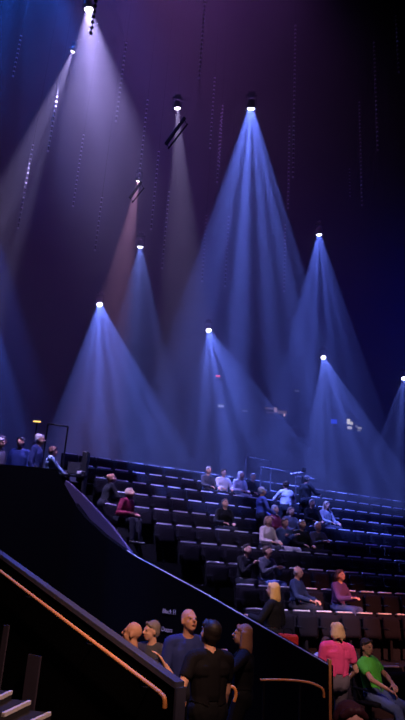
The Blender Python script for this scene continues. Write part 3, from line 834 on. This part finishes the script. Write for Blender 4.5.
beam(319, 234, 17.5, 322, 400, 19.5, 18.5, (.11, .18, 1), 3000, 'stage light of the higher blue beam on the right', .16, (7.5, .93), .9, seed=9)
beam(323, 358, 24, 351, 490, 21.5, 18, BLUE, 4400, 'stage light of the lower blue beam on the right', .14, (7.5, .93), .95, seed=10)
beam(404, 379, 24, 412, 490, 22, 19, BLUE, 1200, 'stage light cut off by the right picture edge', .14, (7.5, .93), .95, seed=11)
beam(-16, 196, 15, -10, 400, 17, 17, (.08, .14, 1), 1200, 'stage light beyond the left picture edge, upper', .3, (6, .7), 1.0, seed=12)
beam(-13, 300, 17, -6, 440, 18.5, 17, (.08, .16, 1), 1200, 'stage light beyond the left picture edge, lower', .3, (6, .7), 1.0, seed=13)
# off-frame washes; the purple and navy ones are added to tint the haze
def wash(p, to, half, blend, col, power, size=.1, pattern=None):
    return spotlight('wash_light', Vector(p), Vector(to)-Vector(p), R(half), blend, col, power, size, pattern)
wash(P(28, -95, 13), P(22, 180, 10.6), 16, .6, (.025, .14, 1), 26000, .1, (8, .85, 14))
wash(P(105, -95, 14), P(120, 300, 14), 20, .9, (.12, .13, 1), 3800, .1, (5, .5, 15))
wash((1, 14, 23.5), (-2, 18, 8), 46, 1, (.42, .15, .80), 2500, .3)
wash((-1.5, 14, 23.5), (-5, 20, 6), 42, 1, (.44, .18, .80), 3600, .3)
wash((17, 22, 14), (4, 24, 8), 50, 1, (.0, .012, 1), 3800, .3)
# unseen spots; most are added to brighten single seats and people
spotlight('blue_back_fill', Vector((-14, 23, 15)), Vector((0, 17, 3))-Vector((-14, 23, 15)), R(26), 1, (.30, .38, 1), 900, .3)  # pair of added backlights for the seat tops, without fixtures
spotlight('blue_back_fill', Vector((16, 28, 15)), Vector((4, 18, 3))-Vector((16, 28, 15)), R(26), 1, (.30, .38, 1), 900, .3)
spotlight('warm_front_light', Vector((1.5, 1.0, 10)), Vector((.6, 8.4, .9))-Vector((1.5, 1.0, 10)), R(21), 1, (1, .55, .48), 1050, .3)
q = P(322, 640, 13.0)
spotlight('pale_front_light', Vector((4, 5, 9.5)), q-Vector((4, 5, 9.5)), R(7), 1, (.85, .66, 1), 7000, .2)
q = P(225, 552, 15.6)
spotlight('pale_front_light', Vector((3, 6, 12)), q-Vector((3, 6, 12)), R(4.0), 1, (.85, .70, 1), 800, .2)
spotlight('audience_fill', Vector((6, 8, 15)), Vector((1.6, 16.3, 3.2))-Vector((6, 8, 15)), R(9), 1, (.85, .78, 1), 1900, .2)  # fill added so the pale clothes in mid audience read white
q = P(385, 640, 13.4)
spotlight('red_side_light', Vector((10, 4, 9)), q-Vector((10, 4, 9)), R(9), 1, (1, .30, .22), 13000, .2)
q = P(352, 655, 9.9)
spotlight('warm_front_light', Vector((2.5, 1.5, 9)), q-Vector((2.5, 1.5, 9)), R(5), .8, (1, .66, .60), 2200, .2)  # extra spot added to brighten the pink top and green shirt
q = P(272, 600, 10.4)
spotlight('warm_front_light', Vector((2.0, 2.5, 9)), q-Vector((2.0, 2.5, 9)), R(4), .8, (1, .66, .55), 2000, .2)  # extra spot added to bring up the blond hair
q = P(350, 710, 3.5)
spotlight('near_head_fill', Vector((1.5, .4, 7)), q-Vector((1.5, .4, 7)), R(5), .8, (1, .55, .60), 550, .2)  # unseen fill added for the near head alone
spotlight('rail_light', Vector((.8, 2.5, 6.0)), P(60, 640, 7.4)-Vector((.8, 2.5, 6.0)), R(20), .9, (1, .55, .36), 1500, .1)

# bars that cross the narrow beams
for px, D, (xa, ya), (xb, yb), gap, r, label in (
    (177, 12.6, (184.5, 118), (166, 144), .13, (.046, .020), 'two dark parallel truss tubes crossing the narrow white beam'),
    (138, 14.5, (141, 182), (130, 198), .10, (.042, .018), 'two dark parallel truss tubes crossing the pinkish beam')):
    a, b = P(xa, ya, D), P(xb, yb, D)
    t = empty('truss', a, label=label, cat='truss')
    o = P(xa+3, ya+6, D)-a
    MB().tube([Vector((0, 0, 0)), b-a], r[0], 8).build('tube', BLACK, t)
    MB().tube([o, b-a+o*.75], r[1], 8).build('tube', BLACK, t)
    m = MB()
    n = 2
    for i in range(n):
        u = i*.94+.03
        MB().tube([(b-a)*u, (b-a)*(u)+o*(1-.25*u)], .008, 6).build('rung', BLACK, t)

# ------------------------------------------------------------------ far side of the hall
def farbox(name, px, py, w, h, m, label, cat, D=43.9, frame=True):
    p = P(px, py, D); sc = D/F*1.05
    t = empty(name, p, label=label, cat=cat)
    MB().box((0, 0, 0), (w*sc, .04, h*sc), None, .01).build('panel', m, t)
    if frame: MB().box((0, .045, 0), (w*sc+.1, .05, h*sc+.1)).build('housing', BLACK, t)
    return t
E = lambda n, c, s: mat(n, (.1, .1, .1), emit=c, es=s)
farbox('signal_lamp', 218, 376, 4.5, 1.8, E('red_lamp', (1, .08, .12), 1.1), 'small red lamp on the far wall within the lower middle beam', 'lamp')
farbox('signal_lamp', 221, 406, 5.5, 2.0, E('white_lamp', (.7, .7, .9), .5), 'small white lamp on the far wall below the red lamp', 'lamp')
farbox('signal_lamp', 245, 411, 5, 1.2, E('dim_lamp', (.4, .42, .7), .3), 'faint bluish lamp on the far wall right of the white lamp', 'lamp')
farbox('signal_lamp', 297, 391, 4.5, 1.2, E('dim_lamp', (.4, .42, .7), .3), 'faint bluish lamp on the far wall left of the lower right beam', 'lamp')
farbox('blue_screen', 334, 421.5, 6, 4.5, E('blue_screen', (.02, .06, 1), .7), 'small blue screen on the far wall left of the lit windows', 'screen')
# control booth with a lit interior
p = P(276, 411.5, 43.5); sc = 43.5/F*1.05
t = empty('control_booth', (p.x, p.y, p.z), label='dim pinkish control booth window on the far wall, right of the middle beam', cat='booth')
MB().box((0, .2, 0), (24*sc, .4, 12*sc), None, .02).build('booth_body', BLACK, t)
for x, z, w, h, s in ((-7, 2.6, 8, 1.6, .10), (-.5, 1.6, 3, 5.0, .28), (6, -.4, 9, 3.2, .09), (8.3, -3.0, 1.6, 2.6, .7), (-5, -1.4, 9, 1.4, .05)):
    MB().box((x*sc, -.02, z*sc), (w*sc, .04, h*sc)).build('window', E('booth_%.2f' % s, (1, .62, .60), s), t)
# lit windows with figures' gaps
p = P(354, 425, 43.5)
t = empty('lit_window', (p.x, p.y, p.z), label='irregular bright group of lit panes on the far wall behind the lower right beam', cat='window')
MB().box((0, .1, 0), (20*sc, .1, 15*sc)).build('frame', BLACK, t)
for x, z, w, h, s in ((-5.2, 3.2, 3.2, 5.2, .75), (-2.2, 1.6, 2.6, 3.2, .6), (-4.2, -2.9, 4.6, 2.6, .5), (2.4, -1.0, 2.0, 2.2, .15), (5.6, -2.6, 4.0, 2.0, .30), (4.8, -5.0, 3.0, 1.2, .2)):
    MB().box((x*sc, .03, z*sc), (w*sc, .05, h*sc)).build('pane', E('pane_%.2f' % s, (.95, .88, .78), s), t)

# ------------------------------------------------------------------ haze over the stands
# the cloud hangs under the roof and over the back rows; its front is cut sloping so beams fade and the foreground stays dark
HZ = ((10.4, ZC-.05), (10.4, 12.5), (14.2, 8.6), (17.2, 6.2), (18.6, 4.6), (22, 4.2), (24, .1), (YB-.05, .1), (YB-.05, ZC-.05))
o = MB().prism([(X0+.05, y, z) for y, z in HZ], (X1-X0-.1, 0, 0)).build('haze', None)
hz = bpy.data.materials.new('haze'); hz.use_nodes = True; nt = hz.node_tree; nt.nodes.clear()
vo = nt.nodes.new('ShaderNodeVolumeScatter'); vo.inputs['Density'].default_value = .015; vo.inputs['Color'].default_value = (1, 1, 1, 1)
ou = nt.nodes.new('ShaderNodeOutputMaterial'); nt.links.new(vo.outputs[0], ou.inputs['Volume'])
hz.cycles.homogeneous_volume = True if hasattr(hz.cycles, 'homogeneous_volume') else None
if hasattr(hz.cycles, 'volume_sampling'): hz.cycles.volume_sampling = 'EQUIANGULAR'
o.data.materials.append(hz)
tag(o, 'thin stage haze filling the air over the seats', None, None, 'stuff')

# ------------------------------------------------------------------ world and view
w = bpy.data.worlds.new('world'); S.world = w; w.use_nodes = True
w.node_tree.nodes['Background'].inputs[0].default_value = (.02, .015, .05, 1)
w.node_tree.nodes['Background'].inputs[1].default_value = .0
vs = S.view_settings
S.display_settings.display_device = 'sRGB'
vs.view_transform = 'Standard'; vs.look = 'None'; vs.gamma = 1; vs.exposure = 0; vs.use_curve_mapping = False
cy = S.cycles
cy.max_bounces = 3; cy.volume_bounces = 0; cy.diffuse_bounces = 1; cy.glossy_bounces = 1; cy.transparent_max_bounces = 4
cy.sample_clamp_indirect = 4; cy.use_denoising = True; cy.denoising_input_passes = 'RGB_ALBEDO'
